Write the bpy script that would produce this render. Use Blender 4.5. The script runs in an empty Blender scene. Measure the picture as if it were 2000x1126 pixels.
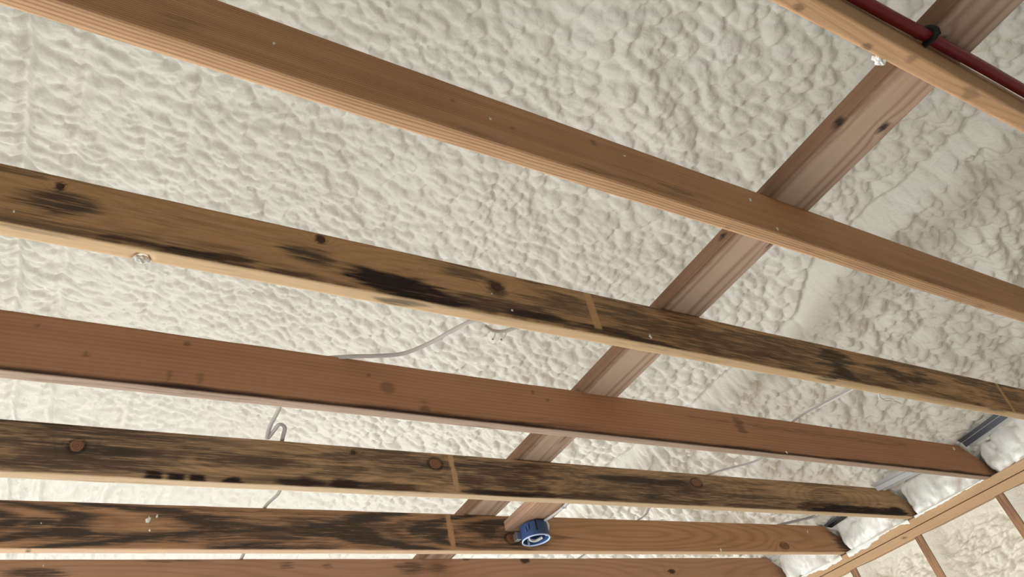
import bpy, math
import numpy as np

# ------------------------------------------------------------------ camera, world, light, exposure
scene = bpy.context.scene
COL = scene.collection
EYE = 1.52                      # eye height above the floor; joists rest 2.43 m above the floor
FPX = 1347.28                   # focal length in pixels of the 2000 px wide frame
R = np.array([[0.8640547257, -0.4665875194, -0.1889590370],
              [0.1834092513, 0.6413579405, -0.7449973414],
              [0.4687968403, 0.6090616380, 0.6397448270]])   # camera right, down, forward
cam_d = bpy.data.cameras.new('camera')
cam_d.sensor_width = 36.0
cam_d.sensor_fit = 'HORIZONTAL'
cam_d.lens = FPX / 2000.0 * 36.0
cam_d.clip_start = 0.02
cam = bpy.data.objects.new('camera', cam_d)
COL.objects.link(cam)
from mathutils import Matrix, Vector
cam.matrix_world = Matrix(((R[0][0], -R[1][0], -R[2][0], 0.0),
                           (R[0][1], -R[1][1], -R[2][1], 0.0),
                           (R[0][2], -R[1][2], -R[2][2], EYE),
                           (0, 0, 0, 1)))
scene.camera = cam

world = bpy.data.worlds.new('sky')
scene.world = world
world.use_nodes = True
world.node_tree.nodes['Background'].inputs[0].default_value = (0.62, 0.74, 0.95, 1)
world.node_tree.nodes['Background'].inputs[1].default_value = 1.0

vs = scene.view_settings
vs.view_transform = 'Standard'
vs.look = 'None'
vs.gamma = 1.0
vs.use_curve_mapping = False
vs.exposure = -0.33
scene.cycles.max_bounces = 6
scene.cycles.diffuse_bounces = 4
scene.cycles.glossy_bounces = 2

# daylight entering through the window openings: (centre, size, direction, watts)
WINDOWS = [
    ((0.2, 7.56, -0.10), (1.8, 1.3), (0, -0.42, -0.91), 400.0),
    ((2.4, 7.56, -0.10), (1.4, 1.3), (0, -0.42, -0.91), 290.0),
    ((-2.94, 1.2, -0.10), (1.4, 1.3), (0.50, 0, -0.866), 300.0),
    ((-2.94, 4.0, -0.10), (1.4, 1.3), (0.50, 0, -0.866), 300.0),
]
for i, (c, s, d, wt) in enumerate(WINDOWS):
    ld = bpy.data.lights.new('window_daylight', 'AREA')
    ld.shape = 'RECTANGLE'
    ld.size, ld.size_y = s
    ld.energy = wt
    ld.color = (0.93, 0.97, 1.0)
    lo = bpy.data.objects.new('window_daylight', ld)
    COL.objects.link(lo)
    lo.location = (c[0], c[1], c[2] + EYE)
    lo.rotation_euler = Vector(d).to_track_quat('-Z', 'Y').to_euler()

# ------------------------------------------------------------------ helpers
U = 0.0254
H0 = 0.91267                    # joist underside above the eye
JTOP = 1.0502                   # joist top above the eye
XP = 3.331                      # room face of the right wall plates


def hsh(ix, iy, seed):
    n = (ix.astype(np.int64) * 374761393 + iy.astype(np.int64) * 668265263 + seed * 974634777) & 0xFFFFFFFF
    n = ((n ^ (n >> 13)) * 1274126177) & 0xFFFFFFFF
    n = ((n ^ (n >> 16)) * 2246822519) & 0xFFFFFFFF
    n = n ^ (n >> 15)
    return (n & 0xFFFFFF) / float(0x1000000)


def vnoise(x, y, seed=0):
    x = np.asarray(x, float); y = np.asarray(y, float)
    x, y = np.broadcast_arrays(x, y)
    ix = np.floor(x); iy = np.floor(y)
    fx = x - ix; fy = y - iy
    fx = fx * fx * fx * (fx * (fx * 6 - 15) + 10); fy = fy * fy * fy * (fy * (fy * 6 - 15) + 10)
    a = hsh(ix, iy, seed); b = hsh(ix + 1, iy, seed)
    c = hsh(ix, iy + 1, seed); d = hsh(ix + 1, iy + 1, seed)
    return (a + (b - a) * fx) * (1 - fy) + (c + (d - c) * fx) * fy


def fbm(x, y, seed=0, octv=3):
    s = 0; a = 0.5; t = 0
    for o in range(octv):
        s = s + a * vnoise(x * 2 ** o, y * 2 ** o, seed + o * 17); t += a; a *= 0.5
    return s / t


def puff(x, y, size, seed, r=0.95, rv=0.5):
    """union of round domes, one per jittered cell: the cauliflower skin of sprayed foam (0..1)"""
    gx = x / size; gy = y / size
    ix = np.floor(gx); iy = np.floor(gy)
    out = np.zeros_like(gx)
    for dx in (-1, 0, 1):
        for dy in (-1, 0, 1):
            cx = ix + dx; cy = iy + dy
            px = cx + 0.5 + 0.8 * (hsh(cx, cy, seed) - 0.5)
            py = cy + 0.5 + 0.8 * (hsh(cx, cy, seed + 1) - 0.5)
            h = 1.0 - rv * hsh(cx, cy, seed + 2)
            d2 = ((gx - px) ** 2 + (gy - py) ** 2) / (r * r)
            out = np.maximum(out, h - d2)
    return out


def scales(x, y, size, seed, r=0.80, rv=0.45, lean=0.35):
    """overlapping hemispherical lobes with sharp creases, steeper on their +y side (0..1)"""
    gx = x / size; gy = y / size
    ix = np.floor(gx); iy = np.floor(gy)
    out = np.zeros_like(gx)
    for dx in (-1, 0, 1):
        for dy in (-1, 0, 1):
            cx = ix + dx; cy = iy + dy
            ax = gx - (cx + 0.5 + 0.85 * (hsh(cx, cy, seed) - 0.5))
            ay = gy - (cy + 0.5 + 0.85 * (hsh(cx, cy, seed + 1) - 0.5))
            rad = r * (1.0 - rv * hsh(cx, cy, seed + 2))
            d = np.sqrt(ax * ax + ay * ay)
            d = (d + lean * np.maximum(ay, 0) * 0.8 - lean * 0.25 * np.minimum(ay, 0) * -1) / rad
            out = np.maximum(out, rad / r * np.sqrt(np.clip(1 - d * d, 0, 1)))
    return out


def sstep(a, b, x):
    t = np.clip((x - a) / (b - a), 0, 1)
    return t * t * (3 - 2 * t)


def link(o, parent=None, label=None, cat=None, group=None, kind=None):
    COL.objects.link(o)
    if parent is not None:
        o.parent = parent
        o.matrix_parent_inverse = Matrix.Translation(-Vector(parent.location))
    if label: o['label'] = label
    if cat: o['category'] = cat
    if group: o['group'] = group
    if kind: o['kind'] = kind
    return o


def mesh_obj(name, v, f, mat, parent=None, smooth=True, attrs=None, **tags):
    """one mesh object; v in metres relative to the eye; the origin goes to the middle of its underside"""
    v = np.asarray(v, np.float64).reshape(-1, 3).copy()
    v[:, 2] += EYE
    an = np.array([(v[:, 0].min() + v[:, 0].max()) / 2, (v[:, 1].min() + v[:, 1].max()) / 2, v[:, 2].min()])
    v -= an
    me = bpy.data.meshes.new(name)
    f = np.asarray(f) if not isinstance(f, list) else f
    if isinstance(f, np.ndarray):
        nf, k = f.shape
        me.vertices.add(len(v)); me.loops.add(nf * k); me.polygons.add(nf)
        me.vertices.foreach_set('co', v.astype(np.float32).ravel())
        me.loops.foreach_set('vertex_index', f.astype(np.int32).ravel())
        me.polygons.foreach_set('loop_start', np.arange(0, nf * k, k, dtype=np.int32))
        me.polygons.foreach_set('use_smooth', np.full(nf, smooth))
    else:
        me.from_pydata([tuple(p) for p in v], [], f)
        me.polygons.foreach_set('use_smooth', np.full(len(me.polygons), smooth))
    me.update(calc_edges=True)
    me.validate()
    if attrs:
        for an_, arr in attrs.items():
            if arr.ndim == 1:
                a = me.attributes.new(an_, 'FLOAT', 'POINT'); a.data.foreach_set('value', arr.astype(np.float32))
            else:
                a = me.attributes.new(an_, 'FLOAT_VECTOR', 'POINT'); a.data.foreach_set('vector', arr.astype(np.float32).ravel())
    me.materials.append(mat)
    o = bpy.data.objects.new(name, me)
    o.location = an
    return link(o, parent, **tags)


def grid_faces(nu, nv, wrap_v=False):
    a = np.arange(nu * nv).reshape(nu, nv)
    if wrap_v:
        b = np.roll(a, -1, axis=1)
        q = np.stack([a[:-1], a[1:], b[1:], b[:-1]], -1)
    else:
        q = np.stack([a[:-1, :-1], a[1:, :-1], a[1:, 1:], a[:-1, 1:]], -1)
    return q.reshape(-1, 4)


def box(name, lo, hi, mat, parent=None, bevel=0.002, **tags):
    x0, y0, z0 = lo; x1, y1, z1 = hi
    v = [(x0, y0, z0), (x1, y0, z0), (x1, y1, z0), (x0, y1, z0), (x0, y0, z1), (x1, y0, z1), (x1, y1, z1), (x0, y1, z1)]
    f = [(0, 3, 2, 1), (4, 5, 6, 7), (0, 1, 5, 4), (1, 2, 6, 5), (2, 3, 7, 6), (3, 0, 4, 7)]
    o = mesh_obj(name, v, f, mat, parent, smooth=False, **tags)
    if bevel:
        m = o.modifiers.new('bevel', 'BEVEL'); m.width = bevel; m.segments = 2
    return o


def spline(pts, n=10):
    P = np.array(pts, float); out = []
    Q = np.vstack([2 * P[0] - P[1], P, 2 * P[-1] - P[-2]])
    for i in range(1, len(Q) - 2):
        p0, p1, p2, p3 = Q[i - 1], Q[i], Q[i + 1], Q[i + 2]
        for t in np.arange(n) / n:
            out.append(0.5 * ((2 * p1) + (-p0 + p2) * t + (2 * p0 - 5 * p1 + 4 * p2 - p3) * t * t + (-p0 + 3 * p1 - 3 * p2 + p3) * t ** 3))
    out.append(P[-1])
    return np.array(out)


def tube(name, pts, ra, rb, mat, parent=None, n=10, seg=10, up=(0, 0, 1), ribs=0.0, **tags):
    """oval tube along a smooth path: ra sideways, rb along 'up'"""
    C = spline(pts, n); N = len(C)
    T = np.gradient(C, axis=0); T /= np.linalg.norm(T, axis=1)[:, None] + 1e-9
    up = np.array(up, float)
    S = np.cross(T, up); S /= np.linalg.norm(S, axis=1)[:, None] + 1e-9
    W = np.cross(S, T)
    a = np.arange(seg) / seg * 2 * math.pi
    k = 1 + (ribs * np.where(np.arange(N) % 2, 1, -1) if ribs else np.zeros(N))
    k = np.ones(N) * k
    V = C[:, None] + k[:, None, None] * (S[:, None] * (ra * np.cos(a))[None, :, None] + W[:, None] * (rb * np.sin(a))[None, :, None])
    V = V.reshape(-1, 3)
    f = [tuple(q) for q in grid_faces(N, seg, True)]
    f.append(tuple(range(seg - 1, -1, -1))); f.append(tuple((N - 1) * seg + i for i in range(seg)))
    return mesh_obj(name, V, f, mat, parent, **tags)


def blob(name, c, r, mat, parent=None, seed=0, nu=14, nv=10, lump=0.25, **tags):
    u = np.arange(nu) / nu * 2 * math.pi
    w = (np.arange(nv) + 0.5) / nv * math.pi
    W, Uu = np.meshgrid(w, u, indexing='ij')
    d = np.stack([np.sin(W) * np.cos(Uu), np.sin(W) * np.sin(Uu), np.cos(W)], -1)
    k = 1 + lump * (vnoise(d[..., 0] * 2.6 + 9 + seed, d[..., 1] * 2.6 + d[..., 2] * 3.1, seed) * 2 - 1)
    V = (np.array(c) + d * k[..., None] * np.array(r)).reshape(-1, 3)
    f = [tuple(q) for q in grid_faces(nv, nu, True)]
    f.append(tuple(range(nu))); f.append(tuple((nv - 1) * nu + i for i in range(nu - 1, -1, -1)))
    return mesh_obj(name, V, f, mat, parent, **tags)


# ------------------------------------------------------------------ materials
class NT:
    def __init__(self, name):
        self.m = bpy.data.materials.new(name); self.m.use_nodes = True
        self.t = self.m.node_tree; self.b = self.t.nodes['Principled BSDF']

    def n(self, ty, **kw):
        nd = self.t.nodes.new(ty)
        for k, v in kw.items():
            if k.startswith('i_'):
                key = k[2:]; key = int(key) if key.isdigit() else key
                if isinstance(v, bpy.types.NodeSocket): self.t.links.new(v, nd.inputs[key])
                else: nd.inputs[key].default_value = v
            else: setattr(nd, k, v)
        return nd

    def math(self, op, a, b=0.0, c=0.0, clamp=False):
        nd = self.n('ShaderNodeMath', operation=op, use_clamp=clamp)
        for i, v in enumerate((a, b, c)):
            if isinstance(v, bpy.types.NodeSocket): self.t.links.new(v, nd.inputs[i])
            else: nd.inputs[i].default_value = v
        return nd.outputs[0]

    def mix(self, fac, a, b):
        nd = self.n('ShaderNodeMix', data_type='RGBA')
        for s, v in ((nd.inputs[0], fac), (nd.inputs[6], a), (nd.inputs[7], b)):
            if isinstance(v, bpy.types.NodeSocket): self.t.links.new(v, s)
            else: s.default_value = v if not isinstance(v, tuple) or len(v) == 4 else (*v, 1)
        return nd.outputs[2]

    def noise(self, coord, scale=5.0, detail=3.0, rough=0.5, dist=0.0):
        nd = self.n('ShaderNodeTexNoise', i_Scale=scale, i_Detail=detail, i_Roughness=rough, i_Distortion=dist)
        self.t.links.new(coord, nd.inputs['Vector'])
        return nd.outputs[0]

    def mapped(self, scale, loc=(0, 0, 0)):
        tc = self.n('ShaderNodeTexCoord')
        mp = self.n('ShaderNodeMapping'); self.t.links.new(tc.outputs['Object'], mp.inputs[0])
        mp.inputs['Scale'].default_value = scale; mp.inputs['Location'].default_value = loc
        return mp.outputs[0]

    def bump(self, h, strength=0.3, dist=0.002):
        nd = self.n('ShaderNodeBump', i_Strength=strength, i_Distance=dist)
        self.t.links.new(h, nd.inputs['Height']); self.t.links.new(nd.outputs[0], self.b.inputs['Normal'])

    def out(self, color, rough=0.8, spec=0.3):
        if isinstance(color, bpy.types.NodeSocket): self.t.links.new(color, self.b.inputs['Base Color'])
        else: self.b.inputs['Base Color'].default_value = (*color, 1)
        self.b.inputs['Roughness'].default_value = rough
        self.b.inputs['Specular IOR Level'].default_value = spec
        return self.m


def plain(name, col, rough=0.5, spec=0.4, metal=0.0):
    t = NT(name)
    co = t.mapped((1, 1, 1))
    n = t.noise(co, 60.0, 3.0)
    c = t.mix(t.math('MULTIPLY', n, 0.35), tuple(col), tuple(x * 0.75 for x in col))
    t.b.inputs['Metallic'].default_value = metal
    return t.out(c, rough, spec)


def wood(name, light, dark, axis='x', ringw=0.006, ringc=0.5, seed=0.0, mould=(0.042, 0.034, 0.028), ink=(0.022, 0.012, 0.010), pale=None, rough=0.75, under=None):
    """timber: growth rings from the 'ring' attribute, streaked mould and bark marks from 'stain' (x mould, y ink, z pale scrape)"""
    t = NT(name)
    sc = {'x': (1.6, 70, 70), 'y': (70, 1.6, 70), 'z': (70, 70, 1.6)}[axis]
    sf = {'x': (6, 420, 420), 'y': (420, 6, 420), 'z': (420, 420, 6)}[axis]
    co = t.mapped(sc, (seed, seed, seed)); cf = t.mapped(sf, (seed, 0, seed))
    cw = t.mapped((5, 5, 5), (seed, seed, 0))
    streak = t.noise(co, 1.0, 4.0, 0.6)
    fine = t.noise(cf, 1.0, 2.0, 0.6)
    wide = t.noise(cw, 1.0, 3.0, 0.5)
    ring = t.n('ShaderNodeAttribute', attribute_name='ring').outputs['Fac']
    jit = t.math('MULTIPLY_ADD', streak, 0.0035, ring)
    ph = t.math('MULTIPLY', jit, 2 * math.pi / ringw)
    s = t.math('MULTIPLY_ADD', t.math('SINE', ph), 0.5, 0.5)
    s = t.math('POWER', s, 2.5)
    s = t.math('MULTIPLY', s, ringc)
    f = t.math('ADD', s, t.math('MULTIPLY_ADD', streak, 0.9, -0.42))
    f = t.math('ADD', f, t.math('MULTIPLY_ADD', wide, 0.5, -0.25))
    f = t.math('MULTIPLY_ADD', fine, 0.18, f, clamp=True)
    c = t.mix(f, tuple(light), tuple(dark))
    edge_fac = t.n('ShaderNodeAttribute', attribute_name='edge_tone').outputs['Fac']
    c = t.mix(edge_fac, c, tuple(x * k for x, k in zip(dark, (0.62, 0.52, 0.42))))
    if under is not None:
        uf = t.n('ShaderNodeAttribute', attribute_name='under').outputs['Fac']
        c = t.mix(t.math('MULTIPLY', uf, t.math('MULTIPLY_ADD', streak, 0.5, 0.45, clamp=True)), c, tuple(under))  # paler underside: cleaner wood plus the stronger light there, painted into the colour
    st = t.n('ShaderNodeAttribute', attribute_name='stain').outputs['Vector']
    sp = t.n('ShaderNodeSeparateXYZ', i_0=st)
    # mould breaks up into short streaks along the grain
    sm = {'x': (11, 230, 230), 'y': (230, 11, 230), 'z': (230, 230, 11)}[axis]
    mid_ = t.noise(t.mapped(sm, (seed, seed, 0)), 1.0, 5.0, 0.65)
    br = t.math('ADD', t.math('MULTIPLY_ADD', mid_, 4.6, -2.3), t.math('MULTIPLY_ADD', streak, 1.2, -0.6))
    mfac = t.math('MULTIPLY', sp.outputs[0], 1.0)
    mf = t.math('MULTIPLY', mfac, t.math('ADD', t.math('ADD', mfac, br), 0.12, clamp=True), clamp=True)
    c = t.mix(t.math('MULTIPLY', mf, 0.93), c, tuple(mould))
    inf = t.math('MULTIPLY', sp.outputs[1], t.math('ADD', t.math('MULTIPLY_ADD', mid_, 1.6, 0.15), t.math('MULTIPLY_ADD', streak, 0.5, -0.1), clamp=True), clamp=True)
    c = t.mix(inf, c, tuple(ink))
    if pale is None: pale = tuple(min(1, x * 1.05) for x in light)
    c = t.mix(t.math('MULTIPLY', sp.outputs[2], 0.8), c, tuple(pale))
    t.bump(t.math('ADD', t.math('MULTIPLY', f, 0.6), fine), 0.25, 0.0012)
    return t.out(c, rough, 0.25)


def foam(name, col=(0.835, 0.81, 0.735), deep=(0.80, 0.745, 0.61), bscale=45.0, bstr=0.20, glossy=0.62):
    t = NT(name)
    co = t.mapped((1, 1, 1))
    a = t.noise(co, 3.0, 3.0); b = t.noise(co, 24.0, 3.0)
    f = t.math('MULTIPLY_ADD', a, 1.6, -0.62, clamp=True)
    f = t.math('MULTIPLY', f, t.math('MULTIPLY_ADD', b, 1.2, -0.1, clamp=True))
    c = t.mix(f, tuple(col), tuple(deep))
    n1 = t.noise(co, bscale, 2.0, 0.5, 0.6)
    hgt = t.math('ABSOLUTE', t.math('MULTIPLY_ADD', n1, 2.0, -1.0))
    hgt = t.math('MULTIPLY_ADD', t.noise(co, 160.0, 1.0), 0.3, hgt)
    t.bump(hgt, bstr, 0.010)
    return t.out(c, glossy, 0.22)


M_FOAM = foam('roof_foam')
M_PLUG = foam('rim_foam', (0.86, 0.85, 0.79), (0.82, 0.79, 0.68), 30.0, 0.2, 0.55)
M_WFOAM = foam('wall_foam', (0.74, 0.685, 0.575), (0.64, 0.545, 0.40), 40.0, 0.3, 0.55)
M_CRUMB = plain('foam_crumb', (0.88, 0.86, 0.80), 0.95, 0.1)
W = {
    0: wood('pine_pale', (0.59, 0.355, 0.190), (0.39, 0.215, 0.105), ringw=0.011, ringc=0.35, seed=1.3),
    1: wood('fir_brown', (0.58, 0.350, 0.190), (0.290, 0.150, 0.073), ringw=0.0036, ringc=0.62, seed=2.7),
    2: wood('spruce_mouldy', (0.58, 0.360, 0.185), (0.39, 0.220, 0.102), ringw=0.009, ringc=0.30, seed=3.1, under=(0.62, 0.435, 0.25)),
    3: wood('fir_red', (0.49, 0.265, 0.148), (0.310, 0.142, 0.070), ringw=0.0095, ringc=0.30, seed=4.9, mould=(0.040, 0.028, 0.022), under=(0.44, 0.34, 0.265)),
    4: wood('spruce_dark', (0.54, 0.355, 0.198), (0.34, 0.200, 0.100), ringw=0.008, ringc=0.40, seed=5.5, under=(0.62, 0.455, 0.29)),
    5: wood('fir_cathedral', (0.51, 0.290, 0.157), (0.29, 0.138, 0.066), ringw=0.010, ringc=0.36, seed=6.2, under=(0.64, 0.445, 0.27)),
    6: wood('fir_plain', (0.46, 0.265, 0.160), (0.31, 0.165, 0.090), ringw=0.012, ringc=0.35, seed=7.7),
}
M_STRONG = wood('cedar_board', (0.55, 0.40, 0.295), (0.33, 0.205, 0.135), axis='y', ringw=0.016, ringc=0.6, seed=8.4)
M_BLOCK = wood('pine_block', (0.47, 0.30, 0.20), (0.31, 0.18, 0.11), axis='y', ringw=0.010, ringc=0.4, seed=9.1)
M_PLATE = wood('plate_pine', (0.53, 0.345, 0.190), (0.42, 0.255, 0.125), axis='y', ringw=0.013, ringc=0.14, seed=10.4)
M_STUD = wood('stud_fir', (0.40, 0.225, 0.125), (0.24, 0.115, 0.058), axis='z', ringw=0.009, ringc=0.5, seed=11.9)
M_KNOT = wood('knot_red', (0.29, 0.145, 0.082), (0.15, 0.066, 0.036), axis='y', ringw=0.004, ringc=0.8, seed=2.2)
M_KNOTD = wood('knot_dark', (0.10, 0.050, 0.028), (0.035, 0.018, 0.012), axis='y', ringw=0.003, ringc=0.8, seed=2.9)
M_CABLE = plain('cable_grey', (0.56, 0.52, 0.49), 0.45)
M_CABLEW = plain('cable_white', (0.88, 0.86, 0.82), 0.4)
M_METAL = plain('armour_steel', (0.42, 0.42, 0.43), 0.35, 0.5, 0.8)
M_PIPE = plain('pipe_red', (0.22, 0.010, 0.022), 0.35, 0.5)
M_BLACK = plain('clip_black', (0.010, 0.010, 0.011), 0.5)
M_BLUE = plain('box_blue', (0.042, 0.085, 0.205), 0.45, 0.3)
M_RIM = plain('box_rim', (0.50, 0.62, 0.86), 0.4, 0.4)
M_BAFD = plain('baffle_dark', (0.085, 0.095, 0.12), 0.3, 0.5)
M_BAFL = plain('baffle_pale', (0.62, 0.63, 0.64), 0.4, 0.5)
M_TIP = plain('wire_tip', (0.05, 0.03, 0.025), 0.6)
M_WALL = plain('wall_board', (0.36, 0.33, 0.28), 0.9)
M_FLOOR = plain('floor_board', (0.50, 0.49, 0.47), 0.8)

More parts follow.
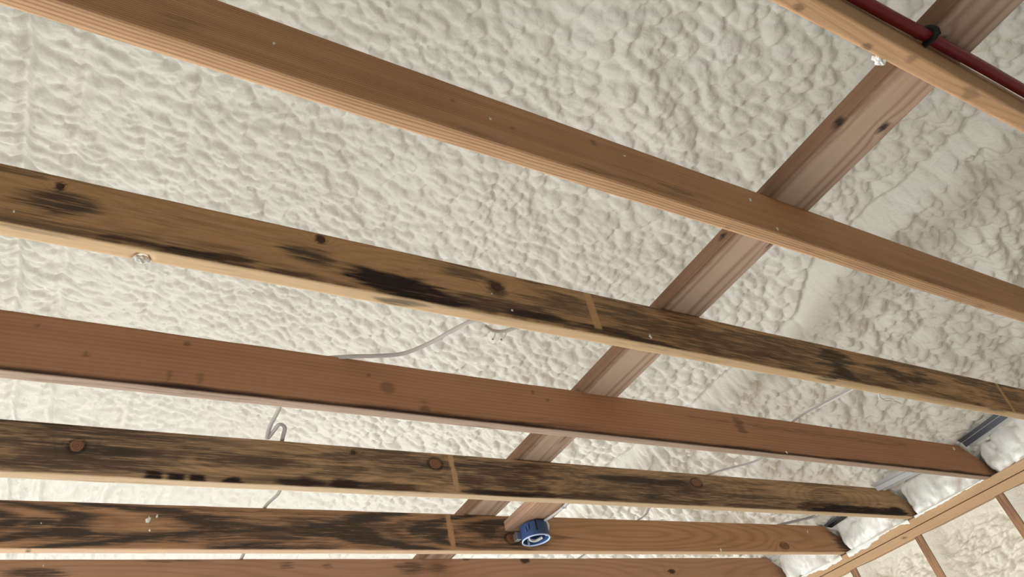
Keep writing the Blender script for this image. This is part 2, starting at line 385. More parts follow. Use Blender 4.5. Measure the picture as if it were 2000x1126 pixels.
# marks on each joist: stains (channel, face s=side b=underside, x, across, half length, half height, strength),
# knots (x, z, rx, rz), scrape lines (x0, z0, x1, z1, width), foam flecks (x, z, r); x along the joist, z above its underside
SPEC = {
 0: dict(
  stains=[('G','b',0.799,0.0225,0.007,0.0062,0.5), ('G','b',0.97,0.0299,0.009,0.0081,0.5), ('G','b',1.071,0.011,0.013,0.0082,0.4), ('G','b',1.254,0.0188,0.019,0.0103,0.35),],
  knots=[],
  lines=[],
  flecks=[],
 ),
 1: dict(
  stains=[('R','s',0.658,0.009,0.052,0.0067,0.6), ('R','s',0.884,0.0366,0.049,0.0075,0.7), ('R','s',0.403,0.0068,0.12,0.0075,0.35), ('R','s',0.779,0.0171,0.176,0.007,0.5),
   ('R','s',-0.017,0.0397,0.035,0.0155,0.45), ('R','s',0.246,-0.0389,0.161,0.0053,0.35), ('G','s',0.51,0.0593,0.005,0.005,0.4), ('G','s',0.7,0.1036,0.007,0.0075,0.4),
   ('G','s',0.401,0.0853,0.004,0.0049,0.4), ('G','s',1.026,0.1361,0.01,0.0087,0.4), ('R','s',1.254,0.0093,0.087,0.0246,0.35), ('R','s',1.754,-0.003,0.122,0.0187,0.4),
   ('R','b',1.021,0.0254,0.009,0.0058,0.4), ('R','b',1.264,0.0153,0.015,0.01,0.4), ('R','b',1.968,0.0281,0.025,0.0092,0.5),],
  knots=[],
  lines=[],
  flecks=[(0.107,0.07,0.0043), (0.468,0.0639,0.005), (0.546,-0.0046,0.0047), (0.772,0.0957,0.0038),
   (1.12,0.0959,0.0065), (1.155,0.0149,0.006), (1.715,0.1358,0.0106),],
 ),
 2: dict(
  stains=[('R','s',-0.204,0.1211,0.039,0.0147,0.7), ('R','s',-0.141,0.0582,0.064,0.0283,0.95), ('R','s',-0.119,0.0187,0.101,0.016,0.7), ('R','s',0.009,0.0221,0.153,0.0169,0.65),
   ('R','s',-0.126,0.1352,0.178,0.0077,0.5), ('R','s',0.108,0.0137,0.209,0.0174,0.55), ('R','s',0.272,0.0632,0.054,0.0208,0.95), ('R','s',0.363,0.0581,0.064,0.0114,0.5),
   ('R','s',0.55,0.1212,0.114,0.0128,0.5), ('R','s',0.616,0.1115,0.059,0.0228,0.75), ('R','s',0.723,0.0281,0.179,0.0218,0.9), ('R','s',0.607,0.0167,0.113,0.0179,0.9),
   ('R','s',0.872,0.0721,0.109,0.0644,0.75), ('R','s',1.073,0.0754,0.177,0.0755,0.8), ('R','s',1.275,0.0658,0.239,0.0791,0.8), ('R','s',1.522,0.0592,0.275,0.0837,0.8),
   ('R','s',1.726,0.0766,0.231,0.0764,0.75), ('R','s',1.873,0.0539,0.088,0.1035,1.0), ('R','s',1.97,0.0215,0.143,0.0258,0.8), ('R','s',2.236,0.0663,0.197,0.033,0.95),
   ('R','s',2.366,0.1255,0.53,0.0227,0.7), ('R','s',2.638,0.1143,0.198,0.0476,0.8), ('R','s',2.787,0.095,0.251,0.0536,0.8), ('R','s',2.88,0.0401,0.172,0.0524,0.6),
   ('G','s',0.464,0.032,0.100,0.0350,1.0), ('G','s',0.536,0.0173,0.084,0.0145,0.9), ('G','s',-0.029,0.013,0.044,0.0047,0.7), ('G','s',0.075,0.0105,0.049,0.0074,0.9),
   ('G','s',0.143,0.0171,0.052,0.0076,0.8), ('G','s',0.234,0.0097,0.065,0.0078,0.7), ('G','s',0.802,0.0213,0.087,0.0111,0.8), ('G','s',0.973,0.015,0.13,0.0116,0.8),
   ('G','s',1.111,0.0052,0.088,0.0103,0.7), ('G','s',0.695,0.082,0.022,0.0178,0.6), ('G','s',2.609,-0.0136,0.053,0.0215,0.7), ('R','b',-0.143,0.007,0.075,0.0059,0.6),
   ('R','b',0.472,0.0136,0.05,0.0089,0.8), ('R','b',0.668,0.0035,0.133,0.0063,0.5), ('R','b',0.157,0.0191,0.05,0.0053,0.5), ('R','b',1.793,0.0065,0.041,0.0128,0.8),
   ('R','b',2.699,0.0049,0.052,0.0103,0.7), ('R','b',1.22,0.0141,0.174,0.0075,0.4),],
  knots=[(-0.145,0.1062,0.0062,0.0089), (0.299,0.1157,0.0093,0.0106), (0.695,0.0852,0.0152,0.0143),],
  lines=[(0.9591,0.1367,0.9578,0.0245,0.0186), (2.8469,0.1306,2.8222,-0.006,0.0173),],
  flecks=[(-0.192,0.0266,0.0034), (0.722,0.0218,0.0046), (1.118,0.0242,0.007), (0.678,0.061,0.0032),],
 ),
 3: dict(
  stains=[('G','s',-0.163,0.1156,0.005,0.0064,0.4), ('G','s',-0.067,0.0612,0.005,0.0063,0.5), ('G','s',0.118,0.1195,0.007,0.0056,0.5), ('G','s',0.092,0.0283,0.006,0.013,0.35),
   ('G','s',0.153,0.0308,0.007,0.0133,0.3), ('G','s',0.54,0.1014,0.005,0.0047,0.5), ('G','s',0.588,0.0698,0.014,0.0124,0.4), ('G','s',0.684,0.02,0.013,0.0153,0.45),
   ('G','s',1.028,0.1165,0.007,0.0054,0.5), ('G','s',1.075,0.0968,0.007,0.0054,0.5), ('G','s',1.853,0.0976,0.026,0.0298,0.45), ('R','s',2.33,0.1048,0.638,0.007,0.5),
   ('R','s',1.105,0.0176,0.108,0.0136,0.5), ('R','s',1.382,0.012,0.082,0.0181,0.3), ('R','b',0.068,0.0155,0.284,0.0114,0.5), ('R','b',0.873,0.0331,0.086,0.0097,0.6),
   ('R','b',1.951,0.0191,0.44,0.0092,0.4),],
  knots=[],
  lines=[],
  flecks=[(2.03,0.0095,0.0062), (3.174,0.1222,0.0109), (3.26,0.1574,0.0085),],
 ),
 4: dict(
  stains=[('R','s',-0.08,0.0275,0.154,0.0185,0.9), ('R','s',-0.153,0.0826,0.08,0.0162,0.8), ('R','s',0.111,0.0771,0.14,0.0289,0.8), ('R','s',0.363,0.0669,0.187,0.0337,0.85),
   ('R','s',0.62,0.0776,0.092,0.041,0.8), ('R','s',0.763,0.0878,0.099,0.0427,0.8), ('R','s',0.893,0.0539,0.104,0.0344,0.7), ('R','s',1.167,0.0616,0.215,0.0514,0.9),
   ('R','s',1.495,0.052,0.202,0.039,0.7), ('G','s',0.12,0.0053,0.021,0.011,1), ('G','s',0.173,0.0056,0.024,0.0126,1), ('G','s',0.221,0.0071,0.022,0.0127,1),
   ('G','s',0.308,0.0079,0.025,0.0131,1), ('G','s',0.488,0.0108,0.063,0.0122,0.9), ('G','s',0.603,0.011,0.039,0.0125,0.9), ('G','s',0.74,0.0088,0.143,0.0113,0.8),
   ('G','s',1.081,0.0092,0.111,0.0139,0.9), ('G','s',1.253,0.0104,0.08,0.0127,0.8), ('G','s',1.46,0.0107,0.131,0.0113,0.7), ('G','s',1.804,0.0081,0.2,0.0121,0.6),
   ('G','s',2.286,0.0064,0.179,0.0132,0.6), ('G','s',2.874,0.0188,0.256,0.0219,1), ('G','s',3.164,0.0119,0.16,0.0203,1), ('G','s',2.674,0.0277,0.171,0.019,0.8),
   ('R','s',2.254,0.1034,0.182,0.0277,0.7), ('R','s',1.961,0.13,0.137,0.0222,0.7), ('R','s',2.757,0.0948,0.143,0.0373,0.7), ('R','s',1.714,0.0837,0.197,0.029,0.6),
   ('R','s',2.001,0.0473,0.327,0.0214,0.6), ('R','b',0.807,0.0081,0.094,0.0063,0.4), ('R','b',2.917,0.0483,0.2,0.0096,0.4), ('R','b',0.012,0.0262,0.162,0.0079,0.4),],
  knots=[(-0.058,0.0772,0.0159,0.0166), (0.899,0.0975,0.0211,0.017), (0.637,0.1154,0.0078,0.0068), (1.998,0.0957,0.0248,0.0158),],
  lines=[(0.9551,0.123,0.9635,0.0137,0.0145),],
  flecks=[(0.465,0.1554,0.005), (0.53,-0.0398,0.003),],
 ),
 5: dict(
  stains=[('R','s',-0.113,0.0725,0.071,0.0191,1.0), ('R','s',0.174,0.0357,0.473,0.0107,0.95), ('R','s',0.384,0.0711,0.226,0.0197,0.8), ('R','s',-0.062,0.1222,0.372,0.0061,0.8),
   ('R','s',-0.08,0.0294,0.179,0.0115,0.7), ('R','s',0.622,0.0554,0.199,0.024,0.8), ('R','s',0.905,0.0783,0.225,0.0368,0.85), ('R','s',1.075,0.0441,0.239,0.0187,0.8),
   ('R','s',1.265,0.0757,0.129,0.0393,0.8), ('R','s',1.408,0.0247,0.135,0.0118,0.7), ('R','s',1.526,0.0398,0.047,0.0243,0.6), ('R','s',3.338,0.073,0.058,0.0814,0.8),
   ('G','s',1.601,0.0508,0.039,0.0103,0.4), ('R','s',0.555,0.1232,0.494,0.0105,0.6), ('G','b',-0.126,0.0155,0.007,0.0101,0.7),],
  knots=[(1.393,0.0462,0.0269,0.019), (2.893,0.0297,0.0254,0.014),],
  lines=[(1.1353,0.1315,1.1423,0.0113,0.0187),],
  flecks=[(0.153,0.0867,0.0126), (0.161,0.0556,0.0046), (0.175,0.0984,0.0064), (-0.112,0.071,0.0029),
   (3.109,0.1014,0.008), (2.461,0.008,0.0093),],
 ),
 6: dict(
  stains=[('R','s',-0.128,0.1006,0.109,0.0161,0.9), ('R','s',0.664,0.111,0.026,0.0132,0.7), ('R','s',0.817,0.1099,0.016,0.0097,0.6), ('R','s',1.161,0.1012,0.053,0.0226,0.7),
   ('R','s',1.266,0.0961,0.041,0.0167,0.6), ('G','s',1.699,0.1328,0.019,0.0114,0.9), ('G','s',1.408,0.1358,0.015,0.0065,0.6), ('G','s',2.525,0.0723,0.02,0.01,0.6),
   ('R','s',0.297,0.1313,0.098,0.0053,0.6),],
  knots=[(2.532,0.0722,0.0166,0.01),],
  lines=[],
  flecks=[(-0.098,0.1181,0.0033),],
 ),
}

# ------------------------------------------------------------------ room shell
def wall_with_windows(name, axis, pos, thick, a0, a1, z0, z1, wins):
    """slab across 'axis' at pos, pierced by rectangular openings (centre a, centre z, width, height)"""
    av = sorted({a0, a1, *[c - w / 2 for c, z, w, h in wins], *[c + w / 2 for c, z, w, h in wins]})
    zv = sorted({z0, z1, *[z - h / 2 for c, z, w, h in wins], *[z + h / 2 for c, z, w, h in wins]})
    V = []; F = []
    def P(t, a, z): return (pos + t, a, z) if axis == 'x' else (a, pos + t, z)
    def quad(*p): n = len(V); V.extend(p); F.append((n, n + 1, n + 2, n + 3))
    for i in range(len(av) - 1):
        for j in range(len(zv) - 1):
            ca = (av[i] + av[i + 1]) / 2; cz = (zv[j] + zv[j + 1]) / 2
            if any(abs(ca - c) < w / 2 and abs(cz - z) < h / 2 for c, z, w, h in wins): continue
            A, B, C, D = av[i], av[i + 1], zv[j], zv[j + 1]
            quad(P(0, A, C), P(0, B, C), P(0, B, D), P(0, A, D))
            quad(P(thick, A, C), P(thick, A, D), P(thick, B, D), P(thick, B, C))
    for c, z, w, h in wins:
        A, B, C, D = c - w / 2, c + w / 2, z - h / 2, z + h / 2
        quad(P(0, A, C), P(thick, A, C), P(thick, B, C), P(0, B, C)); quad(P(0, A, D), P(0, B, D), P(thick, B, D), P(thick, A, D))
        quad(P(0, A, C), P(0, A, D), P(thick, A, D), P(thick, A, C)); quad(P(0, B, C), P(thick, B, C), P(thick, B, D), P(0, B, D))
    return mesh_obj(name, V, F, M_WALL, smooth=False, kind='structure')


FLOOR = -EYE
box('floor', (-3.1, -3.1, FLOOR - 0.1), (3.60, 7.9, FLOOR), M_FLOOR, bevel=0, kind='structure')
wall_with_windows('wall_far', 'y', 7.66, 0.12, -3.1, 3.55, FLOOR, 3.2, [(0.2, -0.10, 1.8, 1.3), (2.4, -0.10, 1.4, 1.3)])
wall_with_windows('wall_left', 'x', -3.0, -0.12, -3.1, 7.9, FLOOR, 3.2, [(1.2, -0.10, 1.4, 1.3), (4.0, -0.10, 1.4, 1.3)])
box('wall_near', (-3.1, -3.12, FLOOR), (3.55, -3.0, 3.2), M_WALL, bevel=0, kind='structure')
box('wall_right', (3.475, -3.1, FLOOR), (3.53, 7.7, 1.15), M_WALL, bevel=0, kind='structure')

# ------------------------------------------------------------------ sprayed roof foam
SLOPE = 0.30
def roof_base(x):
    return 1.120 + SLOPE * (3.15 - x)


def axis_pts(a, b, c, d, fine, coarse, grow=1.0):
    l = list(np.arange(b, c, fine))
    p = b; s = fine
    left = []
    while p > a: s = min(s * 1.12, coarse); p -= s; left.append(p)
    p = l[-1]; s = fine; right = []
    while p < d: s = min(s * (1.01 if grow else 1.12), coarse); p += s; right.append(p)
    return np.array(left[::-1] + l + right)


def build_roof():
    xs = axis_pts(-3.05, -0.62, 3.36, 3.50, 0.0052, 0.10, 0)
    ys = axis_pts(-3.05, -0.12, 2.8, 7.68, 0.0052, 0.03)
    X, Y = np.meshgrid(xs, ys, indexing='ij')
    S = X * math.hypot(1, SLOPE)
    wx = 0.007 * (vnoise(S * 24, Y * 24, 5) - 0.5) + 0.05 * (vnoise(S * 4, Y * 4, 6) - 0.5)
    wy = 0.007 * (vnoise(S * 24, Y * 24, 7) - 0.5) + 0.05 * (vnoise(S * 4, Y * 4, 8) - 0.5)
    a = S + wx; b = Y + wy
    seam = 2.09 + 0.06 * (fbm(Y * 2.3, Y * 0 + 3, 11) - 0.5) + 0.10 * sstep(0.9, 1.2, Y)       # edge of the thicker pass by the eave
    big = sstep(seam - 0.01, seam + 0.05, X)
    left = sstep(0.15, -0.35, X)
    # coarse swell
    h = 0.045 * (fbm(S * 2.2, Y * 1.7, 20) - 0.5)
    patch = sstep(0.40, 0.62, fbm(S * 1.5 + 4, Y * 1.5, 25))
    p0 = scales(a, b, 0.150, 31, 0.9); p1 = scales(a, b, 0.078, 41, 0.9); p2 = scales(a, b * 1.1, 0.046, 51); p3 = scales(a, b * 1.1, 0.027, 61, 0.85); pl = scales(a * 0.55, b * 1.2, 0.058, 71)
    mid = 1 - big
    h += p0 * (0.005 * mid + 0.046 * big + 0.016 * left)
    h += p1 * (0.005 * mid + 0.030 * big + 0.010 * left + 0.008 * patch * mid)
    eav = 1 - 0.50 * sstep(2.7, 3.2, X)
    h *= eav
    h += eav * p2 * (0.018 * mid * (1 - 0.6 * left) + 0.023 * big) + pl * 0.024 * left
    h += p3 * (0.0060 * mid * (1 - 0.4 * left) + 0.0080 * big)
    h += big * 0.020 * eav
    # crease in front of the thick pass, and the faint pass lines further up the slope
    h -= 0.030 * np.exp(-((X - seam + 0.012) / 0.012) ** 2) * (0.35 + 0.9 * vnoise(Y * 5, Y * 0, 13))
    for x0, d, sd in ((-0.43, 0.034, 1), (-0.27, 0.026, 2), (0.05, 0.018, 3), (0.36, 0.009, 4), (-1.1, 0.02, 5)):
        xl = x0 + 0.03 * (fbm(Y * 3, Y * 0 + sd, 70 + sd) - 0.5)
        h -= d * np.exp(-((X - xl) / 0.020) ** 2)
    # a diagonal overlap roll near the red pipe
    q = (X - 1.02) * 0.55 - (Y - 0.55) * 0.83
    rr = sstep(0.80, 0.95, X) * sstep(1.75, 1.40, X)
    h += 0.014 * np.exp(-(np.maximum(q, 0) / 0.05) ** 2) * sstep(-0.22, 0.0, q) * rr * sstep(0.0, 0.4, p2 + 0.5)
    Z = roof_base(X) - h + 0.02
    V = np.stack([X, Y, Z], -1).reshape(-1, 3)
    f = grid_faces(len(xs), len(ys))[:, ::-1]
    return mesh_obj('ceiling', V, f, M_FOAM, kind='structure', label='cream spray foam skin under the sloping roof above the joists')


build_roof()
box('roof_deck', (-3.1, -3.1, 3.15), (3.6, 7.9, 3.2), M_WALL, bevel=0, kind='structure')

# ------------------------------------------------------------------ ceiling joists
# y at the eye's x, yaw, lift, tilt, depth, thickness
JP = {0: (0.1526, -0.0144, 0.0005, 0.0042, 0.1358, 0.0322), 1: (0.5501, 0.0008, 0.0001, 0.0011, 0.1388, 0.0317),
      2: (0.9569, 0.0001, 0.0009, 0.0013, 0.1332, 0.0322), 3: (1.3583, 0.0033, -0.0008, -0.0012, 0.1449, 0.0302),
      4: (1.7644, 0.0020, 0.0006, 0.0005, 0.1350, 0.0322), 5: (2.1865, -0.0001, 0.0003, 0.0015, 0.1365, 0.0334),
      6: (2.6010, -0.0007, 0.0000, 0.0018, 0.1385, 0.0340)}
JL = {0: 'pale tan joist with the red pipe running along its side',
      1: 'smooth brown joist with a striped underside, next to the joist with the red pipe',
      2: 'mould-blotched joist with a large dark resin scar and a pale cross mark',
      3: 'clean reddish-brown joist with a dark lower edge, between two mouldy joists',
      4: 'dark mould-streaked joist with two round reddish knots',
      5: 'joist dark on its left half and clean brown on its right, behind the blue box',
      6: 'brown joist along the bottom edge of the photo, underside out of view'}
# pith line behind or below each board: (py0, slope, wave amplitude, wave length, pz)
PITH = {0: (0.05, 0.004, 0.012, 1.1, -0.03), 1: (0.30, 0.002, 0.003, 1.6, 0.42), 2: (0.07, 0.004, 0.018, 0.9, 0.06),
        3: (0.020, 0.004, 0.010, 1.3, 0.30), 4: (0.06, 0.0, 0.022, 0.8, 0.07), 5: (0.075, 0.0, 0.040, 2.84, 0.074), 6: (0.06, 0.003, 0.02, 1.7, 0.05)}
BASE = {0: 0.0, 1: 0.03, 2: 0.55, 3: 0.02, 4: 1.0, 5: 0.0, 6: 0.15}


def joist_pos(k, x, y, z):
    """board coordinates (x along, y from near face, z from underside) -> room"""
    y0, s, dz, tz, d, t = JP[k]
    return np.stack([x, y0 + s * x + y, H0 + dz + tz * x + z], -1)


def build_joist(k):
    y0, s, dz, tz, D, T = JP[k]
    e = 0.0025
    near = [(0.0, z) for z in np.linspace(D - e, e, 30)]
    bot = [(y, 0.0) for y in np.linspace(e, T - e, 8)]
    far = [(T, z) for z in np.linspace(e, D - e, 5)]
    top = [(y, D) for y in np.linspace(T - e, e, 4)]
    sec = np.array(near + bot + far + top); ns = len(sec)
    face = np.array([0] * 30 + [1] * 8 + [2] * 5 + [3] * 4)
    x = np.arange(-1.30, 3.462, 0.0055); nx = len(x)
    Xg = np.repeat(x[:, None], ns, 1); Yg = np.repeat(sec[None, :, 0], nx, 0).copy(); Zg = np.repeat(sec[None, :, 1], nx, 0).copy()
    # sloped cut at the eave
    xe = 3.462 - Zg * 1.55
    m = sstep(2.6, 3.462, Xg)
    Xg = np.where(Xg > 2.6, 2.6 + (Xg - 2.6) * (xe - 2.6) / (3.462 - 2.6), Xg)
    # sawn edges wander a little; the old boards have wane on the lower near edge
    wane = {2: 0.010, 3: 0.003, 4: 0.004, 5: 0.002, 6: 0.004}.get(k, 0.003)
    wob = wane * (fbm(Xg * 2.6, Xg * 0 + k, 100 + k) - 0.45)
    edge = np.exp(-(Zg / 0.012) ** 2) * np.exp(-(Yg / 0.012) ** 2)
    Yg += np.maximum(wob, 0) * edge * 1.2; Zg += np.maximum(wob, 0) * edge * 1.2
    Zg += 0.0022 * (fbm(Xg * 7, Yg * 0, 130 + k) - 0.5) * np.where(Zg > D * 0.5, 1, 0.6)
    if k == 2:      # a bite broken out of the far lower edge
        nb = np.exp(-((Xg + 0.003) / 0.012) ** 4) * sstep(0.012, 0.022, Yg) * np.exp(-(Zg / 0.02) ** 2)
        Zg += 0.016 * nb
    # growth rings round a wandering pith
    p0, ps, pa, pl, pz = PITH[k]
    py = p0 + ps * Xg + pa * np.sin(2 * math.pi * (Xg - (1.914 if k == 5 else 0.3 * k)) / pl - math.pi / 2) + 0.012 * (fbm(Xg * 1.3, Xg * 0, 150 + k) - 0.5)
    pzz = pz + 0.014 * (fbm(Xg * 1.1, Xg * 0 + 7, 160 + k) - 0.5)
    ring = np.hypot(Yg + py, (Zg - pzz) * 0.9) + 0.003 * fbm(Xg * 6, (Zg + Yg) * 40, 170 + k)
    st = np.zeros((nx, ns, 3))
    bw = 0.55 + 0.9 * (fbm(Xg * 2.2, Zg * 22 + Yg * 22, 180 + k) - 0.5) * 2
    st[..., 0] = BASE[k] * np.clip(bw, 0, 1.5)
    if k == 2: st[..., 0] *= 0.6 + 1.0 * sstep(0.10, 0.02, Zg)
    if k == 5: st[..., 0] = np.maximum(st[..., 0], np.clip(0.42 + 0.55 * bw + 0.42 * np.sin(2 * math.pi * (ring + 0.014 * fbm(Xg * 5, Zg * 30, 240)) / 0.019), 0, 1.1) * sstep(1.62, 1.40, Xg))
    if k == 4: st[..., 0] *= 1 - 0.25 * sstep(1.6, 2.2, Xg)
    st[..., 0] *= (face == 0)[None] + 0.18 * (face == 1)[None]
    wrp = 0.75 * (fbm(Xg * 9, (Zg + Yg) * 95, 190 + k, 4) - 0.5) * 2
    for (c, fc, cx, cz, rx, rz, amp) in SPEC[k]['stains']:
        q = Zg if fc == 's' else Yg
        d = np.hypot((Xg - cx) / (rx * 1.15), (q - cz) / (rz * 1.25)) + wrp
        w = amp * (sstep(1.40, 0.40, d) if c == 'R' else sstep(1.15, 0.65, d)) * (face == (0 if fc == 's' else 1))[None]
        ch = 0 if c == 'R' else 1
        st[..., ch] = np.maximum(st[..., ch], w)
    if k == 3:
        st[..., 1] = np.maximum(st[..., 1], 0.95 * sstep(0.017, 0.005, Zg + 0.008 * wrp) * (face == 0)[None])
        st[..., 0] = np.maximum(st[..., 0], 0.30 * (face == 1)[None] * np.clip(0.75 + wrp * 0.5, 0, 1))
    if k == 2:
        st[..., 1] = np.maximum(st[..., 1], 0.5 * sstep(0.40, 0.62, fbm(Xg * 30, Xg * 0, 210)) * sstep(0.012, 0.003, Zg) * (face == 0)[None] * sstep(1.3, 1.0, Xg))
    for (xa, za, xb, zb, wd) in SPEC[k]['lines']:
        xl = xa + (xb - xa) * (Zg - za) / (zb - za)
        w = sstep(wd * 0.62, wd * 0.42, np.abs(Xg - xl)) * (face == 0)[None] * sstep(zb - 0.012, zb, Zg)
        st[..., 2] = np.maximum(st[..., 2], w * 0.85)
        st[..., 0] *= 1 - 0.75 * w; st[..., 1] *= 1 - 0.8 * w
    for (cx, cz, rx, rz) in SPEC[k]['knots']:
        g = np.exp(-(((Xg - cx) / (rx * 2.6)) ** 2 + ((Zg - cz) / (rz * 1.7)) ** 2)) * (face == 0)[None]
        ring += 0.022 * g
        d = np.hypot((Xg - cx) / rx, (Zg - cz) / rz)
        st[..., 1] = np.maximum(st[..., 1], 0.85 * np.exp(-((d - 1.15) / 0.20) ** 2) * (face == 0)[None])
    V = joist_pos(k, Xg, Yg, Zg).reshape(-1, 3)
    f = [tuple(q) for q in grid_faces(nx, ns, True)]
    q = grid_faces(nx, ns, True)[:, ::-1]
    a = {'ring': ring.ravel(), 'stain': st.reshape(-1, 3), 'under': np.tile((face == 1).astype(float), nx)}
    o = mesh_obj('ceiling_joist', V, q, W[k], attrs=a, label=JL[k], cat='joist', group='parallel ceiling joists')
    for i, (cx, cz, rx, rz) in enumerate(SPEC[k]['knots']):
        # a knot: shallow disc of end grain, its rim just proud of the face
        n = 20; rings_ = [1.0, 0.8, 0.45, 0.0]; hts = [0.0002, -0.0011, -0.0014, -0.0012]
        vv = []; rg = []
        for r_, h_ in zip(rings_[:-1], hts[:-1]):
            for j in range(n):
                an = 2 * math.pi * j / n; w_ = 1 + 0.04 * math.sin(3 * an + i) + 0.03 * math.sin(5 * an + 2 * i)
                vv.append(joist_pos(k, np.array(cx + rx * r_ * w_ * math.cos(an)), np.array(h_), np.array(cz + rz * r_ * w_ * math.sin(an)))); rg.append(r_ * 0.012)
        vv.append(joist_pos(k, np.array(cx), np.array(hts[-1]), np.array(cz))); rg.append(0.0)
        ff = []
        for r_ in range(2):
            for j in range(n):
                ff.append((r_ * n + j, r_ * n + (j + 1) % n, (r_ + 1) * n + (j + 1) % n, (r_ + 1) * n + j))
        for j in range(n): ff.append((2 * n + j, 2 * n + (j + 1) % n, 3 * n))
        red = (k in (4, 5)) and rx > 0.012
        mesh_obj('knot', vv, ff, M_KNOT if red else M_KNOTD, o, attrs={'ring': np.array(rg), 'stain': np.zeros((len(vv), 3))})
    for i, (cx, cz, r_) in enumerate(SPEC[k]['flecks']):
        if not 0.003 < cz < D - 0.003: continue
        c = joist_pos(k, np.array(cx), np.array(-0.0005), np.array(cz))
        blob('foam_fleck', c, (r_ * 0.5, min(r_ * 0.3, 0.002), r_ * 0.7), M_CRUMB, o, seed=i + 7 * k, nu=9, nv=6, lump=0.7)
    return o


JOIST = {k: build_joist(k) for k in JP}
blob('foam_chunk', joist_pos(2, np.array(-0.002), np.array(0.030), np.array(0.003)), (0.010, 0.005, 0.007), M_CRUMB, seed=5, nu=32, nv=22, lump=0.42,
     label='small white foam chunk in the broken notch of the mouldy joist', cat='foam chunk')
blob('foam_chunk', joist_pos(0, np.array(1.02), np.array(0.036), np.array(0.006)), (0.014, 0.007, 0.007), M_CRUMB, seed=9, nu=32, nv=22, lump=0.42,
     label='white foam chunk clinging to the edge of the joist with the red pipe', cat='foam chunk')


# ------------------------------------------------------------------ other timber with rings
def board(name, lo, hi, axis, mat, pith, ends=None, seed=0, stains=(), step=0.012, parent=None, amp=0.012, **tags):
    """straight sawn board along axis ('y' or 'z'), subdivided so it can carry rings"""
    ai = {'x': 0, 'y': 1, 'z': 2}[axis]
    o1, o2 = [i for i in range(3) if i != ai]
    a = np.linspace(lo[ai], hi[ai], max(2, int((hi[ai] - lo[ai]) / step) + 1))
    e = 0.002
    A0, A1, B0, B1 = lo[o1], hi[o1], lo[o2], hi[o2]
    n1 = max(3, int((A1 - A0) / 0.006)); n2 = max(3, int((B1 - B0) / 0.006))
    sec = [(A0, b) for b in np.linspace(B0 + e, B1 - e, n2)] + [(p, B1) for p in np.linspace(A0 + e, A1 - e, n1)] + \
          [(A1, b) for b in np.linspace(B1 - e, B0 + e, n2)] + [(p, B0) for p in np.linspace(A1 - e, A0 + e, n1)]
    sec = np.array(sec); ns = len(sec); na = len(a)
    G = np.zeros((na, ns, 3)); G[..., ai] = a[:, None]; G[..., o1] = sec[None, :, 0]; G[..., o2] = sec[None, :, 1]
    p1, p2 = pith
    t = a[:, None]
    c1 = (A0 + A1) / 2 + p1 + amp * (fbm(t * 1.2, t * 0, 300 + seed) - 0.5) * 2
    c2 = (B0 + B1) / 2 + p2 + amp * (fbm(t * 1.2, t * 0, 310 + seed) - 0.5) * 2
    ring = np.hypot(G[..., o1] - c1, G[..., o2] - c2)
    st = np.zeros((na, ns, 3)); edge_tone = 0.0
    for (c, x, y, z, rl, rs, am) in stains:
        d = np.sqrt(((G[..., ai] - (x, y, z)[ai]) / rl) ** 2 + ((G[..., o1] - (x, y, z)[o1]) / rs) ** 2 + ((G[..., o2] - (x, y, z)[o2]) / rs) ** 2)
        d = d + 0.3 * (fbm(G[..., ai] * 40, G[..., o1] * 40 + G[..., o2] * 40, 320 + seed) - 0.5)
        ring = ring + 0.012 * np.exp(-(d / 2) ** 2)
        if c == 'E':      # one edge mixed to a darker brown
            edge_tone = am * sstep(1.4, 0.8, d); continue
        ch = 0 if c == 'R' else 1
        st[..., ch] = np.maximum(st[..., ch], am * sstep(1.2, 0.6, d))
    V = G.reshape(-1, 3)
    f = [tuple(q) for q in grid_faces(na, ns, True)]
    at = {'ring': ring.ravel(), 'stain': st.reshape(-1, 3), 'edge_tone': (edge_tone + np.zeros((na, ns))).ravel()}
    f.append(tuple(range(ns - 1, -1, -1))); f.append(tuple((na - 1) * ns + i for i in range(ns)))
    return mesh_obj(name, V, f, mat, parent, smooth=False, attrs=at, **tags)


XS = 1.2031
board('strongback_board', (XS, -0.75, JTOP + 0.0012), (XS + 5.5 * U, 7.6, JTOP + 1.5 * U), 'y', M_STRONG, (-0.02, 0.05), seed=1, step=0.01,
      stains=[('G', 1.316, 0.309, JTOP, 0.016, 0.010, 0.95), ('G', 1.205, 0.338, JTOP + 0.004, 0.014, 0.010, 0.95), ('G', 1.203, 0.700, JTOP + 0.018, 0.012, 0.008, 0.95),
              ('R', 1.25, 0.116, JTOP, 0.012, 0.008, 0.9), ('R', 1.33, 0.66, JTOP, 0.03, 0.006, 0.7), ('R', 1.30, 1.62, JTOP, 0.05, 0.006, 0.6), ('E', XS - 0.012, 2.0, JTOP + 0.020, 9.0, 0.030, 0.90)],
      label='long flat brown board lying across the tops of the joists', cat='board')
blkz = 0.990
board('blocking', (1.367, 1.7995, blkz), (1.5125, 2.184, blkz + 0.037), 'y', M_BLOCK, (0.02, 0.06), seed=2,
      label='short flat wooden block between two joists, holding the blue box', cat='block')

